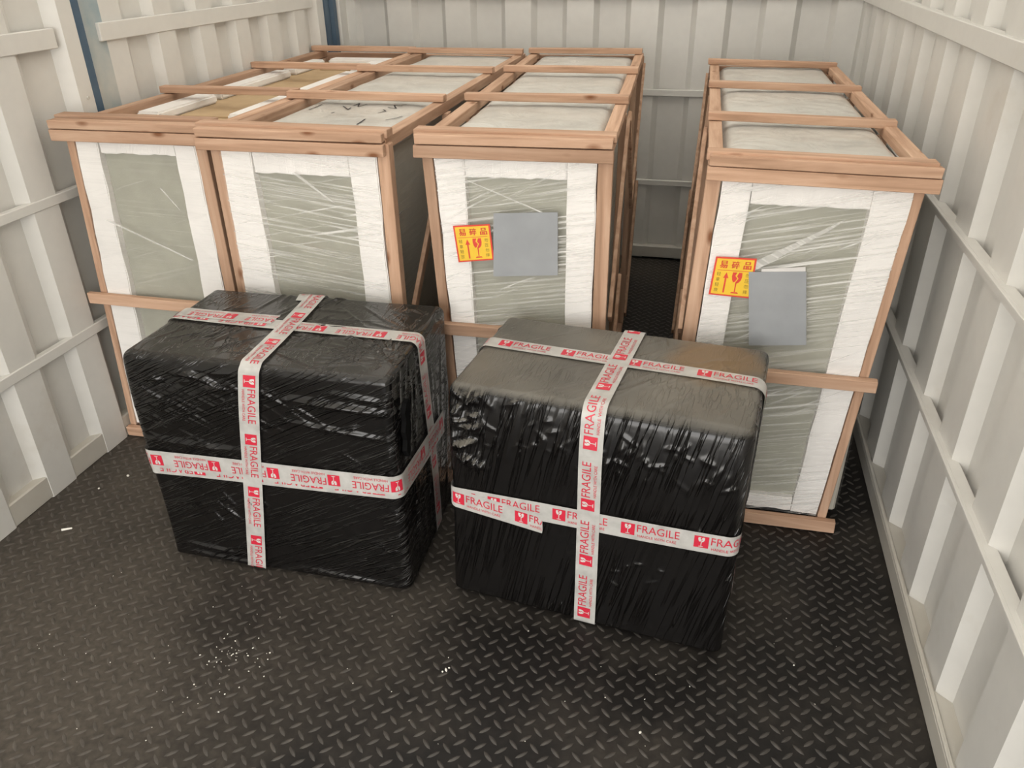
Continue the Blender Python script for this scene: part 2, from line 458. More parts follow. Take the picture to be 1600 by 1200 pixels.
def trap(a0, a1, start, period, rise, proud, fall, dp, dr):
    """profile: recess -> rise -> proud -> fall -> recess, repeated; dp / dr are the proud / recessed depths"""
    pts = []
    k0 = int(math.floor((a0 - start) / period)) - 1
    k = k0
    raw = []
    while start + k * period < a1 + period:
        s = start + k * period
        raw += [(s, dr), (s + rise, dp), (s + rise + proud, dp), (s + rise + proud + fall, dr)]
        k += 1
    def depth(a):
        for (p, d), (q, e) in zip(raw[:-1], raw[1:]):
            if p <= a <= q:
                return d + (e - d) * (a - p) / max(q - p, 1e-9)
        return dr
    pts = [(a0, depth(a0))] + [(p, d) for p, d in raw if a0 < p < a1] + [(a1, depth(a1))]
    return pts

# left side: two corrugated doors and the corner
p1 = trap(YF, 2.085, 1.833, 0.255, 0.026, 0.098, 0.040, XL + 0.004, XL - 0.026)
p1 = [q for q in p1 if q[0] < 2.06] + [(2.085, XL - 0.026), (2.125, XL - 0.026), (2.150, XL + 0.012), (2.208, XL + 0.012), (2.210, XL - 0.03)]
d1 = corrugated('door_1', 'y', YF, 2.21, 0.0, ZC, p1, WHITE, label='near white corrugated steel side door at the left', cat='door')
for z0, z1, ye in ((1.248, 1.302, 2.12), (0.833, 0.862, 2.09), (0.404, 0.437, 2.09)):
    box('rail', XL - 0.012, XL + 0.0105, YF, ye, z0, z1, WHITE, d1, bev=0.002)
box('kerb', XL - 0.05, XL + 0.004, YF, 2.208, 0.0, 0.078, WHITE_DUSTY, d1, bev=0.004)
bolt = bmesh.new(); bmesh.ops.create_cone(bolt, cap_ends=True, segments=10, radius1=0.006, radius2=0.005, depth=0.006,
    matrix=Matrix.Translation((XL + 0.014, 2.182, 1.10)) @ Matrix.Rotation(math.pi / 2, 4, 'Y'))
bm_obj('bolt', bolt, WHITE_DUSTY, d1)

t1 = corrugated('trim_1', 'y', 0, 0, 0.0, ZC, [(2.2105, XL + 0.010), (2.243, XL + 0.010), (2.245, XL - 0.02)], BLUE, label='dark blue seal strip between the two left doors', cat='trim')
p2 = [(2.238, XL - 0.018), (2.30, XL - 0.018)]
core = trap(2.345, 3.76, 2.575, 0.25, 0.026, 0.098, 0.040, XL + 0.004, XL - 0.026)
p2b = [(2.345, XL - 0.004), (2.44, XL - 0.004), (2.475, XL - 0.026)] + [q for q in core if q[0] > 2.48] + [(3.79, XL - 0.026), (3.82, XL + 0.012), (3.885, XL + 0.012), (3.887, XL - 0.03)]
d2 = corrugated('door_2', 'y', 0, 0, 0.0, ZC, p2b, WHITE, label='far white corrugated steel side door behind the left crates', cat='door')
wash = corrugated('blue_washed_edge', 'y', 0, 0, 0.0, ZC, [(2.247, XL - 0.002), (2.345, XL - 0.004)], WHITE_BLUE)
wash.parent = d2; tag(wash, 'white door edge washed with blue paint')
for z0, z1, ys in ((1.247, 1.300, 2.31), (0.833, 0.862, 2.26), (0.404, 0.437, 2.26)):
    box('rail', XL - 0.012, XL + 0.0105, ys, 3.78, z0, z1, WHITE, d2, bev=0.002)
box('kerb', XL - 0.05, XL + 0.004, 2.24, 3.885, 0.0, 0.078, WHITE_DUSTY, d2, bev=0.004)

t2 = corrugated('trim_2', 'y', 0, 0, 0.0, ZC, [(3.888, XL - 0.02), (3.905, XL - 0.02), (3.92, XL + 0.004), (3.955, XL + 0.004), (3.97, XL - 0.012), (4.0, XL - 0.012), (4.015, XL + 0.004), (4.05, XL + 0.004), (4.066, XL - 0.02)], BLUE, label='blue steel corner post at the far left corner', cat='post')
wl = corrugated('wall_left', 'y', 0, 0, 0.0, ZC, [(4.067, XL - 0.02), (4.08, XL + 0.01), (4.155, XL + 0.01)], WHITE, label='narrow white steel strip in the far left corner', cat='wall')

# right wall
pr = trap(YF, YB, 1.640, 0.2985, 0.025, 0.120, 0.052, XR + 0.016, XR + 0.046)
wr = corrugated('wall_right', 'y', 0, 0, 0.0, ZC, pr, WHITE, label='white corrugated steel wall at the right', cat='wall')
box('rail', XR, XR + 0.03, YF, YB, 1.263, 1.315, WHITE, wr, bev=0.002)
for z0, z1 in ((0.868, 0.893), (0.446, 0.472)):
    box('rail', XR + 0.002, XR + 0.03, YF, YB, z0, z1, WHITE, wr, bev=0.002)
    box('rail', XR - 0.004, XR + 0.004, YF, YB, z1 - 0.006, z1, WHITE, wr, bev=0.001)
box('kerb', XR, XR + 0.07, YF, YB, 0.0, 0.058, WHITE_DUSTY, wr, bev=0.004)
box('kerb_lip', XR + 0.0, XR + 0.010, YF, YB, 0.0575, 0.066, WHITE_DUSTY, wr, bev=0.002)

# back wall
pb = trap(XL, XR, -0.445, 0.3075, 0.026, 0.128, 0.026, YB - 0.0, YB + 0.028)
wb = corrugated('wall_back', 'x', 0, 0, 0.0, ZC, [(XL - 0.04, YB)] + pb[1:-1] + [(XR + 0.06, YB)], WHITE, label='white corrugated steel end wall behind the crates', cat='wall')
for z0, z1 in ((0.395, 0.422), (0.835, 0.866)):
    box('rail', XL, XR, YB - 0.014, YB + 0.006, z0, z1, WHITE, wb, bev=0.002)
box('rail', XL, XR, YB - 0.014, YB + 0.006, 1.263, 1.305, WHITE, wb, bev=0.002)
box('kerb', XL, XR, YB - 0.03, YB + 0.02, 0.012, 0.072, WHITE_DUSTY, wb, bev=0.003)

ce = mesh_obj('ceiling', [(XL - .08, YF, ZC), (XR + .09, YF, ZC), (XR + .09, YB + .06, ZC), (XL - .08, YB + .06, ZC)], [(0, 1, 2, 3)], ROOF)
tag(ce, 'unseen roof overhead, made milky translucent to add daylight from above', 'ceiling', kind='structure')
gr = box('ground', -14, 14, -16, YF - 0.02, -1.15, -1.10, CONC)  # unseen ground, added only to bounce daylight through the open end
tag(gr, 'unseen grey ground outside the open end, added to bounce daylight', 'ground', kind='structure')

# ------------------------------------------------------------------ crates and wrapped cabinets
def npnoise(seed, n=14, fmin=3, fmax=30):
    r = np.random.RandomState(seed)
    k = r.uniform(-1, 1, (n, 2)); k /= np.linalg.norm(k, axis=1)[:, None]
    f = np.exp(r.uniform(np.log(fmin), np.log(fmax), n)); ph = r.uniform(0, 6.28, n)
    def fn(u, v):
        out = np.zeros_like(u)
        for (a, b), w, p in zip(k, f, ph):
            out += np.sin((a * u + b * v) * w + p) / np.sqrt(w) * 1.6
        return out / np.sqrt(n)
    return fn

def grid_obj(name, x0, x1, y0, y1, nx, ny, zfun, mat, parent, plane='xy', thick=0.002):
    u, v = np.meshgrid(np.linspace(x0, x1, nx), np.linspace(y0, y1, ny))
    w = zfun(u, v)
    if plane == 'xy': P = np.stack([u, v, w], -1)
    else: P = np.stack([u, w, v], -1)
    P = P.reshape(-1, 3)
    fs = [(j * nx + i, j * nx + i + 1, (j + 1) * nx + i + 1, (j + 1) * nx + i) for j in range(ny - 1) for i in range(nx - 1)]
    o = mesh_obj(name, P.tolist(), fs, mat, parent, smooth=True)
    return o

FY = 1.938     # front plane of the crates
def strip_foam(name, quad, y0, y1, parent, seed):
    """foam strip with a slightly ragged outline; quad = 4 (x,z) corners TL, TR, BR, BL"""
    r = random.Random(seed)
    n = 14
    vs, fs = [], []
    TL, TR, BR, BL = [Vector((q[0], 0, q[1])) for q in quad]
    for y in (y0, y1):
        for i in range(n + 1):
            t = i / n
            a, b = TL.lerp(BL, t), TR.lerp(BR, t)
            j = 0.0022 if 0 < i < n else 0
            for q in (a, b):
                vs.append((q.x + r.uniform(-j, j), y + (r.uniform(-.0015, .0015) if y == y0 else 0), q.z + (r.uniform(-j, j) if j else 0)))
    m = 2 * (n + 1)
    for i in range(n):
        a = 2 * i
        fs.append((a, a + 1, a + 3, a + 2)); fs.append((m + a, m + a + 2, m + a + 3, m + a + 1))
        fs.append((a, a + 2, m + a + 2, m + a)); fs.append((a + 1, m + a + 1, m + a + 3, a + 3))
    fs.append((0, m, m + 1, 1)); a = 2 * n; fs.append((a, a + 1, m + a + 1, m + a))
    bm = bmesh.new()
    V = [bm.verts.new(v) for v in vs]
    for f in fs: bm.faces.new([V[i] for i in f])
    bmesh.ops.bevel(bm, geom=[e for e in bm.edges if abs(e.verts[0].co.y - y0) < .002 and abs(e.verts[1].co.y - y0) < .002 and len(e.link_faces) == 2 and abs(e.link_faces[0].normal.dot(e.link_faces[1].normal)) < .7],
                    offset=0.003, segments=2, affect='EDGES')
    return bm_obj(name, bm, FOAM, parent)

def build_crate(spec):
    s = spec
    x0, x1 = s['slat']                    # ends of the upper front slat
    zl = s['zt']                          # top of the lower front slat
    cx = (x0 + x1) / 2
    root = empty('wooden_crate', (x0, FY + s.get('dy', 0), 0), s['yaw'])
    tag(root, s['label'], 'crate', 'wooden frame crates holding wrapped cabinets')
    X = lambda x: x - x0                  # to local
    L = s['len']
    W = x1 - x0
    # front slats
    beam('front_slat', (X(x0), 0.010, zl - .016), (X(x1), 0.010, zl - .016 + s['tilt']), .020, .032, WOODX, root, side=(0, 1, 0))
    beam('front_slat', (X(x0) + .004, 0.016, zl + .0145), (X(x1) - .003, 0.016, zl + .0145 + s['tilt']), .034, .023, WOODX, root, side=(0, 1, 0))
    zm = s['zm']
    beam('front_slat', (X(s['mid'][0]), 0.010, zm), (X(s['mid'][1]), 0.010, zm - .006), .020, .034, WOODX, root, side=(0, 1, 0))
    beam('front_slat', (X(s['bot'][0]), 0.010, .021), (X(s['bot'][1]), 0.010, .021), .020, .036, WOODX, root, side=(0, 1, 0))
    # front corner posts (racked a little out of plumb)
    for (xt, xb, w) in s['posts']:
        beam('corner_post', (X(xb), 0.041, 0.006), (X(xt), 0.041, zl - .004), w, .038, WOODZ, root)
    # top rails and cross slats
    zr = zl - 0.006
    (lt_, lb_, lw), (rt_, rb_, rw) = s['posts']
    def xs_(side, z):                     # x of the outer long side at height z
        t = 1 - z / zl
        if side < 0: return min(X(lt_) - lw / 2, .026) * (1 - t) + (X(lb_) - lw / 2) * t
        return max(X(rt_) + rw / 2, W - .02) * (1 - t) + (X(rb_) + rw / 2) * t
    for sg in (-1, 1):
        xr = (s.get('railL', 0.020) if sg < 0 else W - 0.022)
        beam('top_rail', (xr, 0.034, zr), (xr, L, zr), .036, .030, WOODY, root)
        xr = xs_(sg, .02) - sg * .018
        beam('bottom_rail', (xr, 0.064, 0.017), (xr, L, 0.017), .036, .030, WOODY, root)
    ys = s['cross']
    for i, y in enumerate(ys):
        zc = zl + .0225
        a = rnd.uniform(-.006, .006)
        beam('top_slat', (-.004 + rnd.uniform(-.006, .004), y - a, zc), (W + rnd.uniform(-.012, .006), y + a, zc + s['tilt']), .038 if i else .044, .022, WOODX, root, side=(0, 1, 0))
        if i:
            for sg in (-1, 1):
                beam('side_post', (xs_(sg, .03) - sg * .011 + rnd.uniform(-.003, .003), y + .012, 0.034), (xs_(sg, zr) - sg * .011, y + .012, zr - .017), .022, .040, WOODZ, root)
    # diagonal braces and mid rails on both long sides
    for sg, bays in ((-1, s['braceL']), (1, s['braceR'])):
        for k in bays:
            ya, yb = ys[k] + .05, ys[k + 1]
            B = lambda y1, z1, y2, z2: beam('brace', (xs_(sg, z1) + sg * .007, y1, z1), (xs_(sg, z2) + sg * .007, y2, z2), .012, .034, WOODZ, root)
            if k % 2 == 0:
                B(ya, .56, yb, zr - .03); B(ya, .05, yb, .50)
            else:
                B(ya, zr - .03, yb, .56)
    # rear slats
    for z in (zl - .02, .52, .021):
        beam('rear_slat', (0, L + .004, z), (W, L + .004, z), .020, .036, WOODX, root, side=(0, 1, 0))
    for xr in (0.025, W - 0.025):
        beam('corner_post', (xr, L - .022, .034), (xr, L - .022, zr - .017), .034, .030, WOODZ, root)
    return root

def build_cabinet(spec):
    s = spec
    x0, x1 = s['slat']
    root = empty('wrapped_cabinet', (x0, FY + s.get('dy', 0), 0), s['yaw'])
    tag(root, s['clabel'], 'cabinet', 'film-wrapped cabinets inside the crates')
    X = lambda x: x - x0
    L = s['len']; W = x1 - x0; zl = s['zt']
    xi0, xi1 = 0.046, W - 0.046
    zt = zl - 0.034
    # carcass
    box('body', xi0 + .004, xi1 - .004, 0.062, L - .05, 0.036, zt - .012, BODY, root, bev=0.006)
    # glass door
    (lt, lb), (rt, rb) = s['foamL'], s['foamR']
    gt = s['gt']; gb = s.get('gb', 0.09)
    bm = bmesh.new()
    hexa(bm, [(X(lb[1]) - .02, .046, gb - .03), (X(rb[0]) + .02, .046, gb - .03), (X(rb[0]) + .02, .060, gb - .03), (X(lb[1]) - .02, .060, gb - .03),
              (X(lt[1]) - .02, .046, gt + .03), (X(rt[0]) + .02, .046, gt + .03), (X(rt[0]) + .02, .060, gt + .03), (X(lt[1]) - .02, .060, gt + .03)])
    bmesh.ops.bevel(bm, geom=bm.edges[:], offset=.002, segments=1, affect='EDGES')
    bm_obj('glass_door', bm, GLASS, root)
    # foam edge strips
    sd = s['seed']
    strip_foam('foam_strip', [(X(lt[0]), zt), (X(lt[1]), zt), (X(lb[1]), .045), (X(lb[0]), .045)], .022, .058, root, sd)
    strip_foam('foam_strip', [(X(rt[0]), zt), (X(rt[1]), zt), (X(rb[1]), .045), (X(rb[0]), .045)], .022, .058, root, sd + 1)
    strip_foam('foam_strip', [(X(lt[1]) + .001, gt), (X(lt[1]) + .001, zt), (X(rt[0]) - .001, zt), (X(rt[0]) - .001, gt)], .026, .058, root, sd + 2)
    strip_foam('foam_strip', [(X(lb[1]) + .001, .046), (X(lb[1]) + .001, gb), (X(rb[0]) - .001, gb), (X(rb[0]) - .001, .046)], .026, .058, root, sd + 3)
    # clear stretch film over the front, between the posts
    nz = npnoise(sd, 16, 8, 60)
    n_x, n_z = 40, 80
    vs, fs = [], []
    for j in range(n_z):
        t = j / (n_z - 1); z = zt - .004 - t * (zt - .05)
        xa = X(lt[0]) * (1 - t) + X(lb[0]) * t + .002; xb = X(rt[1]) * (1 - t) + X(rb[1]) * t - .002
        for i in range(n_x):
            u = i / (n_x - 1)
            vs.append((xa + (xb - xa) * u, 0.0155, z))
    A = np.array(vs); A[:, 1] += np.clip(nz(A[:, 0] * 1.0 + A[:, 2] * .25, A[:, 2] * 2.6) * .0022, -.003, .003)
    fs = [(j * n_x + i, j * n_x + i + 1, (j + 1) * n_x + i + 1, (j + 1) * n_x + i) for j in range(n_z - 1) for i in range(n_x - 1)]
    fm = film_mat('clear_film_front', s['fang'], s['fbase'], s['fstreak'], sd * 1.7, s.get('fsc', 1.0))
    mesh_obj('stretch_film', A.tolist(), fs, fm, root, smooth=True)
    # film-wrapped long sides
    for xs, sg in ((xi0 + .002, -1), (xi1 - .002, 1)):
        m2 = film_mat('clear_film_side', .5, .10, .45, sd + 5 + sg)
        o = mesh_obj('side_film', [(xs + sg * .003, .066, .04), (xs + sg * .003, L - .05, .04), (xs + sg * .003, L - .05, zt - .012), (xs + sg * .003, .066, zt - .012)], [(0, 1, 2, 3)], SIDEFILM, root)
    # top: foam sheet, or cardboard with loose foam strips
    if not s.get('card'):
        nz2 = npnoise(sd + 9, 34, 6, 120)
        sa, sb_ = s.get('railL', .020) + .019, W - .041
        ex = lambda u, v: zl - .003 + np.clip(nz2(u, v) * .0045, -.010, .010) - .030 * np.exp(-np.minimum(np.abs(u - sa), np.abs(u - sb_)) / .014)
        grid_obj('foam_sheet', sa, sb_, .075, L - .03, 90, 260, ex, SHEET, root)
        for xs in (sa, sb_ - .004):
            box('foam_edge', xs, xs + .004, .075, L - .03, zt - .012, zl - .030, FOAM, root)
    else:
        box('cardboard_lid', xi0 + .006, xi1 - .006, .066, L - .055, zt - .012, zt - .004, CARD, root, bev=.001)
        for k, y in enumerate((.42, .98, 1.52)):
            box('cardboard_flap', xi0 + .10, xi1 - .10, y, y + .16, zt - .004, zt + .001, CARD, root, bev=.001)
        def bar(xa, xb, ya, yb, dx=0.0):
            bm = bmesh.new()
            z0, z1 = zt - .003, zt + .026
            hexa(bm, [(xa, ya, z0), (xb, ya, z0), (xb + dx, yb, z0), (xa + dx, yb, z0), (xa, ya, z1), (xb, ya, z1), (xb + dx, yb, z1), (xa + dx, yb, z1)])
            bmesh.ops.bevel(bm, geom=bm.edges[:], offset=.006, segments=2, affect='EDGES')
            bm_obj('foam_bar', bm, FOAM, root, smooth=False)
        bar(.052, .135, .33, .68); bar(.050, .118, .74, 1.30); bar(.050, .112, 1.36, 1.66)
        bar(W - .135, W - .052, .33, .70, -.004); bar(W - .140, W - .052, .74, 1.30, -.004); bar(W - .15, W - .054, 1.36, 1.62, -.004)
        bar(.13, W - .056, 1.66, 1.74)
    return root

SIDEFILM = film_mat('clear_film_side', .5, .10, .42, 4.2)

SPECS = [
 dict(slat=(-1.846, -1.337), zt=1.050, tilt=.0, yaw=0.020, len=1.855, dy=.024, zm=.524, mid=(-1.879, -1.345), bot=(-1.878, -1.35),
      posts=[(-1.800, -1.866, .024), (-1.382, -1.374, .032)], cross=(.062, .578, 1.215, 1.806), seed=11, braceL=(), braceR=(),
      foamL=((-1.786, -1.714), (-1.850, -1.752)), foamR=((-1.466, -1.400), (-1.484, -1.394)), gt=.982, card=True,
      fang=-0.03, fbase=.03, fstreak=.10, fsc=1.2,
      label='leftmost crate, wooden frame against the left doors, open top showing cardboard',
      clabel='leftmost wrapped cabinet, smooth grey glass door, cardboard and foam bars on top'),
 dict(slat=(-1.352, -.812), zt=1.052, tilt=.0, yaw=0.020, len=1.86, dy=-.012, zm=.54, mid=(-1.35, -.82), bot=(-1.35, -.82),
      posts=[(-1.306, -1.306, .030), (-.822, -.815, .034)], cross=(.05, .575, 1.21, 1.80), seed=23, railL=.045, braceL=(), braceR=(0,),
      foamL=((-1.295, -1.203), (-1.295, -1.185)), foamR=((-.920, -.842), (-.905, -.836)), gt=.958,
      fang=-0.12, fbase=.05, fstreak=.70,
      label='wooden frame crate second from the left, behind the left black parcel',
      clabel='film-wrapped cabinet second from the left, marker scribbles on its top sheet'),
 dict(slat=(-.731, -.220), zt=1.055, tilt=.0, yaw=0.052, len=1.88, zm=.542, mid=(-.70, -.235), bot=(-.69, -.235),
      posts=[(-.702, -.650, .028), (-.241, -.238, .036)], cross=(.05, .60, 1.24, 1.83), seed=37, braceL=(0,), braceR=(0, 1, 2),
      foamL=((-.684, -.604), (-.634, -.575)), foamR=((-.337, -.262), (-.328, -.258)), gt=.972,
      fang=0.16, fbase=.05, fstreak=.78,
      label='wooden frame crate third from the left, beside the open aisle',
      clabel='film-wrapped cabinet third from the left with yellow sticker and square grey label'),
 dict(slat=(.004, .522), zt=1.033, tilt=-.009, yaw=0.018, len=1.80, zm=.492, mid=(-.005, .490), bot=(-.03, .468),
      posts=[(.024, -.02, .034), (.487, .430, .022)], cross=(.04, .53, 1.13, 1.74), seed=53, braceL=(0, 1, 2), braceR=(),
      foamL=((.044, .114), (.000, .072)), foamR=((.388, .476), (.345, .416)), gt=.942,
      fang=0.22, fbase=.06, fstreak=.78,
      label='rightmost wooden frame crate standing alone along the right wall',
      clabel='rightmost film-wrapped cabinet with yellow sticker and tall grey label'),
]
crates, cabs = [], []
for s in SPECS:
    crates.append(build_crate(s)); cabs.append(build_cabinet(s))

# ------------------------------------------------------------------ print helpers
def text_mesh(body, size, width=None, maxedge=None):
    """2-D triangles of a line of text, origin at its lower left"""
    cu = bpy.data.curves.new('t', 'FONT'); cu.body = body; cu.size = 1.0; cu.resolution_u = 3
    ob = bpy.data.objects.new('t', cu); C.objects.link(ob)
    dg = bpy.context.evaluated_depsgraph_get(); dg.update()
    me = bpy.data.meshes.new_from_object(ob.evaluated_get(dg))
    bpy.data.objects.remove(ob); bpy.data.curves.remove(cu)
    bm = bmesh.new(); bm.from_mesh(me); bpy.data.meshes.remove(me)
    bmesh.ops.triangulate(bm, faces=bm.faces[:])
    xs = [v.co.x for v in bm.verts]; ys = [v.co.y for v in bm.verts]
    x0, x1, y0, y1 = min(xs), max(xs), min(ys), max(ys)
    sy = size / (y1 - y0); sx = (width / (x1 - x0)) if width else sy
    for v in bm.verts:
        v.co = ((v.co.x - x0) * sx, (v.co.y - y0) * sy, 0)
    if maxedge:
        for _ in range(4):
            es = [e for e in bm.edges if e.calc_length() > maxedge]
            if not es: break
            bmesh.ops.subdivide_edges(bm, edges=es, cuts=1)
            bmesh.ops.triangulate(bm, faces=bm.faces[:])
    bm.verts.index_update()
    V = np.array([(v.co.x, v.co.y) for v in bm.verts]); F = [tuple(v.index for v in f.verts) for f in bm.faces]
    bm.free()
    return V, F

def poly_tri(pts, maxedge=None):
    bm = bmesh.new()
    f = bm.faces.new([bm.verts.new((x, y, 0)) for x, y in pts])
    bmesh.ops.triangulate(bm, faces=[f])
    if maxedge:
        for _ in range(4):
            es = [e for e in bm.edges if e.calc_length() > maxedge]
            if not es: break
            bmesh.ops.subdivide_edges(bm, edges=es, cuts=1)
            bmesh.ops.triangulate(bm, faces=bm.faces[:])
    bm.verts.index_update()
    V = np.array([(v.co.x, v.co.y) for v in bm.verts]); F = [tuple(v.index for v in f.verts) for f in bm.faces]
    bm.free()
    return V, F

def goblet(cx, cy, s):
    """broken wine glass pictogram: bowl in two halves with a zigzag crack, stem, foot; total height s"""
    P = []
    P.append([(-.26, .5), (-.02, .5), (-.10, .34), (.03, .22), (-.06, .06), (-.16, .02), (-.24, .14), (-.28, .3)])
    P.append([(.08, .5), (.26, .5), (.28, .3), (.24, .14), (.14, .03), (.02, -.02), (-.03, .03), (.10, .22), (.0, .33)])
    P.append([(-.035, .03), (.035, .03), (.03, -.42), (-.03, -.42)])
    P.append([(-.22, -.5), (.22, -.5), (.16, -.43), (-.16, -.43)])
    return [[(cx + x * s, cy + y * s) for x, y in p] for p in P]

# one repeat of the tape print: (V, F, layer) lists; u along the tape, v across it (0 = centre)
PITCH, TW = 0.165, 0.054
UNIT = []
sq = [(0.004, -.014), (.036, -.014), (.036, .018), (.004, .018)]
V, F = poly_tri(sq, .007); UNIT.append((V, F, 0))
for g in goblet(.020, .002, .026):
    V, F = poly_tri(g, .007); UNIT.append((V, F, 1))
V, F = text_mesh('FRAGILE', .021, .096, .007); UNIT.append((V + np.array([.041, -.003]), F, 0))
V, F = text_mesh('HANDLE WITH CARE', .0075, .088, .007); UNIT.append((V + np.array([.043, -.0175]), F, 0))
for x in (.1445, .1485, .1525):
    V, F = poly_tri([(x, -.017), (x + .0014, -.017), (x + .0014, .018), (x, .018)], .007)

# ------------------------------------------------------------------ black film-wrapped cartons
def fold_field(seed, w, d, h, folds, lean=0.0):
    """height of the film above the carton: gentle sag plus drawn folds; works on box-local points"""
    r = np.random.RandomState(seed)
    K = r.normal(size=(18, 3)); K /= np.linalg.norm(K, axis=1)[:, None]
    fr = np.exp(r.uniform(np.log(4), np.log(16), 18)); ph = r.uniform(0, 6.28, 18)
    def D(P, Nn, bridge=False):
        out = np.zeros(len(P))
        for k, f, p in zip(K, fr, ph):
            out += np.sin(P @ k * f + p) / f * 0.008
        smooth = out.copy()
        W3 = np.abs(Nn) ** 3
        for ax, sg, (a, b), (c, e), wd, amp in folds:
            io = [i for i in range(3) if i != ax]
            wgt = W3[:, ax] * (Nn[:, ax] * sg > 0)
            sel = wgt > .05
            if not sel.any(): continue
            q = P[sel][:, io]; A = np.array([a, b]); B = np.array([c, e]); ab = B - A
            t = np.clip(((q - A) @ ab) / (ab @ ab), 0, 1)
            dd = np.linalg.norm(q - (A + t[:, None] * ab), axis=1)
            tap = np.sin(np.clip(t, .03, .97) * np.pi) ** .6
            out[sel] += wgt[sel] * amp * tap * (np.exp(-(dd / wd) ** 2))
        return smooth + .0036 if bridge else out
    def warp(Q):                          # the upper front edge is squeezed back a little
        Q[:, 1] += lean * np.clip((Q[:, 2] - h + .17) / .17, 0, 1) ** 2 * (1 - Q[:, 1] / d)
        return Q
    D.warp = warp
    return D

RAD = 0.022
def rbox(P, w, d, h):
    lo = np.array([RAD, RAD, RAD * .6]); hi = np.array([w - RAD, d - RAD, h - RAD])
    q = np.clip(P, lo, hi); n = P - q; ln = np.linalg.norm(n, axis=1)[:, None]; n = n / np.maximum(ln, 1e-9)
    rr = np.where(P[:, 2] < RAD * .6, RAD * .6, RAD)[:, None]
    return q + n * rr, n

def carton_mesh(name, w, d, h, D, mat, parent, step=.0038):
    dims = np.array([w, d, h]); cnt = [int(q / step) for q in dims]
    keys, quads = [], []
    base = 0
    for ax in range(3):
        io = [i for i in range(3) if i != ax]
        na, nb = cnt[io[0]], cnt[io[1]]
        I, J = np.meshgrid(np.arange(na + 1), np.arange(nb + 1), indexing='ij')
        for sg in (1, -1):
            K = np.zeros((na + 1, nb + 1, 3), int)
            K[..., io[0]] = I; K[..., io[1]] = J; K[..., ax] = cnt[ax] if sg > 0 else 0
            keys.append(K.reshape(-1, 3))
            idx = base + np.arange((na + 1) * (nb + 1)).reshape(na + 1, nb + 1)
            q = np.stack([idx[:-1, :-1], idx[1:, :-1], idx[1:, 1:], idx[:-1, 1:]], -1).reshape(-1, 4)
            if (sg < 0) ^ (ax == 1): q = q[:, ::-1]
            quads.append(q); base += (na + 1) * (nb + 1)
    K = np.concatenate(keys); Q4 = np.concatenate(quads)
    code = (K[:, 0] * 1000 + K[:, 1]) * 1000 + K[:, 2]
    u, first, inv_ = np.unique(code, return_index=True, return_inverse=True)
    P = K[first] / np.array(cnt) * dims
    F = inv_.reshape(-1)[Q4]
    Q, n = rbox(P, w, d, h)
    Q = D.warp(Q + n * D(Q, n)[:, None])
    Q[:, 2] = np.maximum(Q[:, 2], 0.0005)
    return mesh_obj(name, Q.tolist(), F.tolist(), mat, parent, smooth=True)

def tape_run(parent, w, d, h, D, kind, path, s_off, reverse, flipv, lift, width=TW, ragged=0):
    """kind 'v': over top and front (path: list of (x_top_back, x_top_front, x_bottom), z_end)
       kind 'h': round the front and sides;  kind 't': across the top and down the sides.
       Lays the tape on the carton surface and prints it."""
    # centreline polyline in the unrolled carton: list of box points
    def lin(a, b, n): return [tuple(np.array(a) + (np.array(b) - np.array(a)) * t) for t in np.linspace(0, 1, n)]
    pts = []
    for a, b in zip(path[:-1], path[1:]):
        n = max(2, int(np.linalg.norm(np.array(b) - np.array(a)) / .004))
        pts += lin(a, b, n)[:-1]
    pts.append(path[-1])
    Cn = np.array(pts, float)
    S = np.concatenate([[0], np.cumsum(np.linalg.norm(np.diff(Cn, axis=0), axis=1))])
    lat = {'v': np.array([1., 0, 0]), 'h': np.array([0, 0, 1.]), 't': np.array([0, 1., 0])}[kind]
    def at(s, v, off):
        s = np.clip(s, 0, S[-1])
        c = np.stack([np.interp(s, S, Cn[:, i]) for i in range(3)], 1)
        P = c + lat[None] * v[:, None]
        Q, n = rbox(P, w, d, h)
        return D.warp(Q + n * (D(Q, n, True) + off)[:, None])
    ns = int(S[-1] / .004) + 1; nv = 7
    ss, vv = np.meshgrid(np.linspace(0, S[-1], ns), np.linspace(-width / 2, width / 2, nv), indexing='ij')
    if ragged:
        rg = np.random.RandomState(int(s_off * 1000) + 3); ss[-1] += rg.uniform(-ragged, ragged, nv); ss[0] += rg.uniform(-ragged, ragged, nv)
    P = at(ss.ravel(), vv.ravel(), lift)
    fs = [(i * nv + j, i * nv + j + 1, (i + 1) * nv + j + 1, (i + 1) * nv + j) for i in range(ns - 1) for j in range(nv - 1)]
    tp = mesh_obj('fragile_tape', P.tolist(), fs, TAPE, parent, smooth=True)
    # print
    k = -1
    while k * PITCH + s_off < S[-1]:
        VV, FF, MI = [], [], []
        base = 0
        for V, F, lay in UNIT:
            u = V[:, 0] + s_off + k * PITCH
            q = (S[-1] - u) if reverse else u
            v = V[:, 1] * (-1 if flipv else 1)
            fsel = [f for f in F if all(0 < q[i] < S[-1] and abs(v[i]) < width / 2 for i in f)]
            if not fsel: continue
            VV.append(at(q, v, lift + .0007 + .0003 * lay)); FF += [tuple(base + i for i in f) for f in fsel]; MI += [lay] * len(fsel)
            base += len(V)
        if VV:
            pr = mesh_obj('tape_print', np.concatenate(VV).tolist(), FF, [RED, TWHITE], tp, mat_idx=MI)
            tag(pr, 'red FRAGILE lettering with broken glass mark')
        k += 1
    return tp

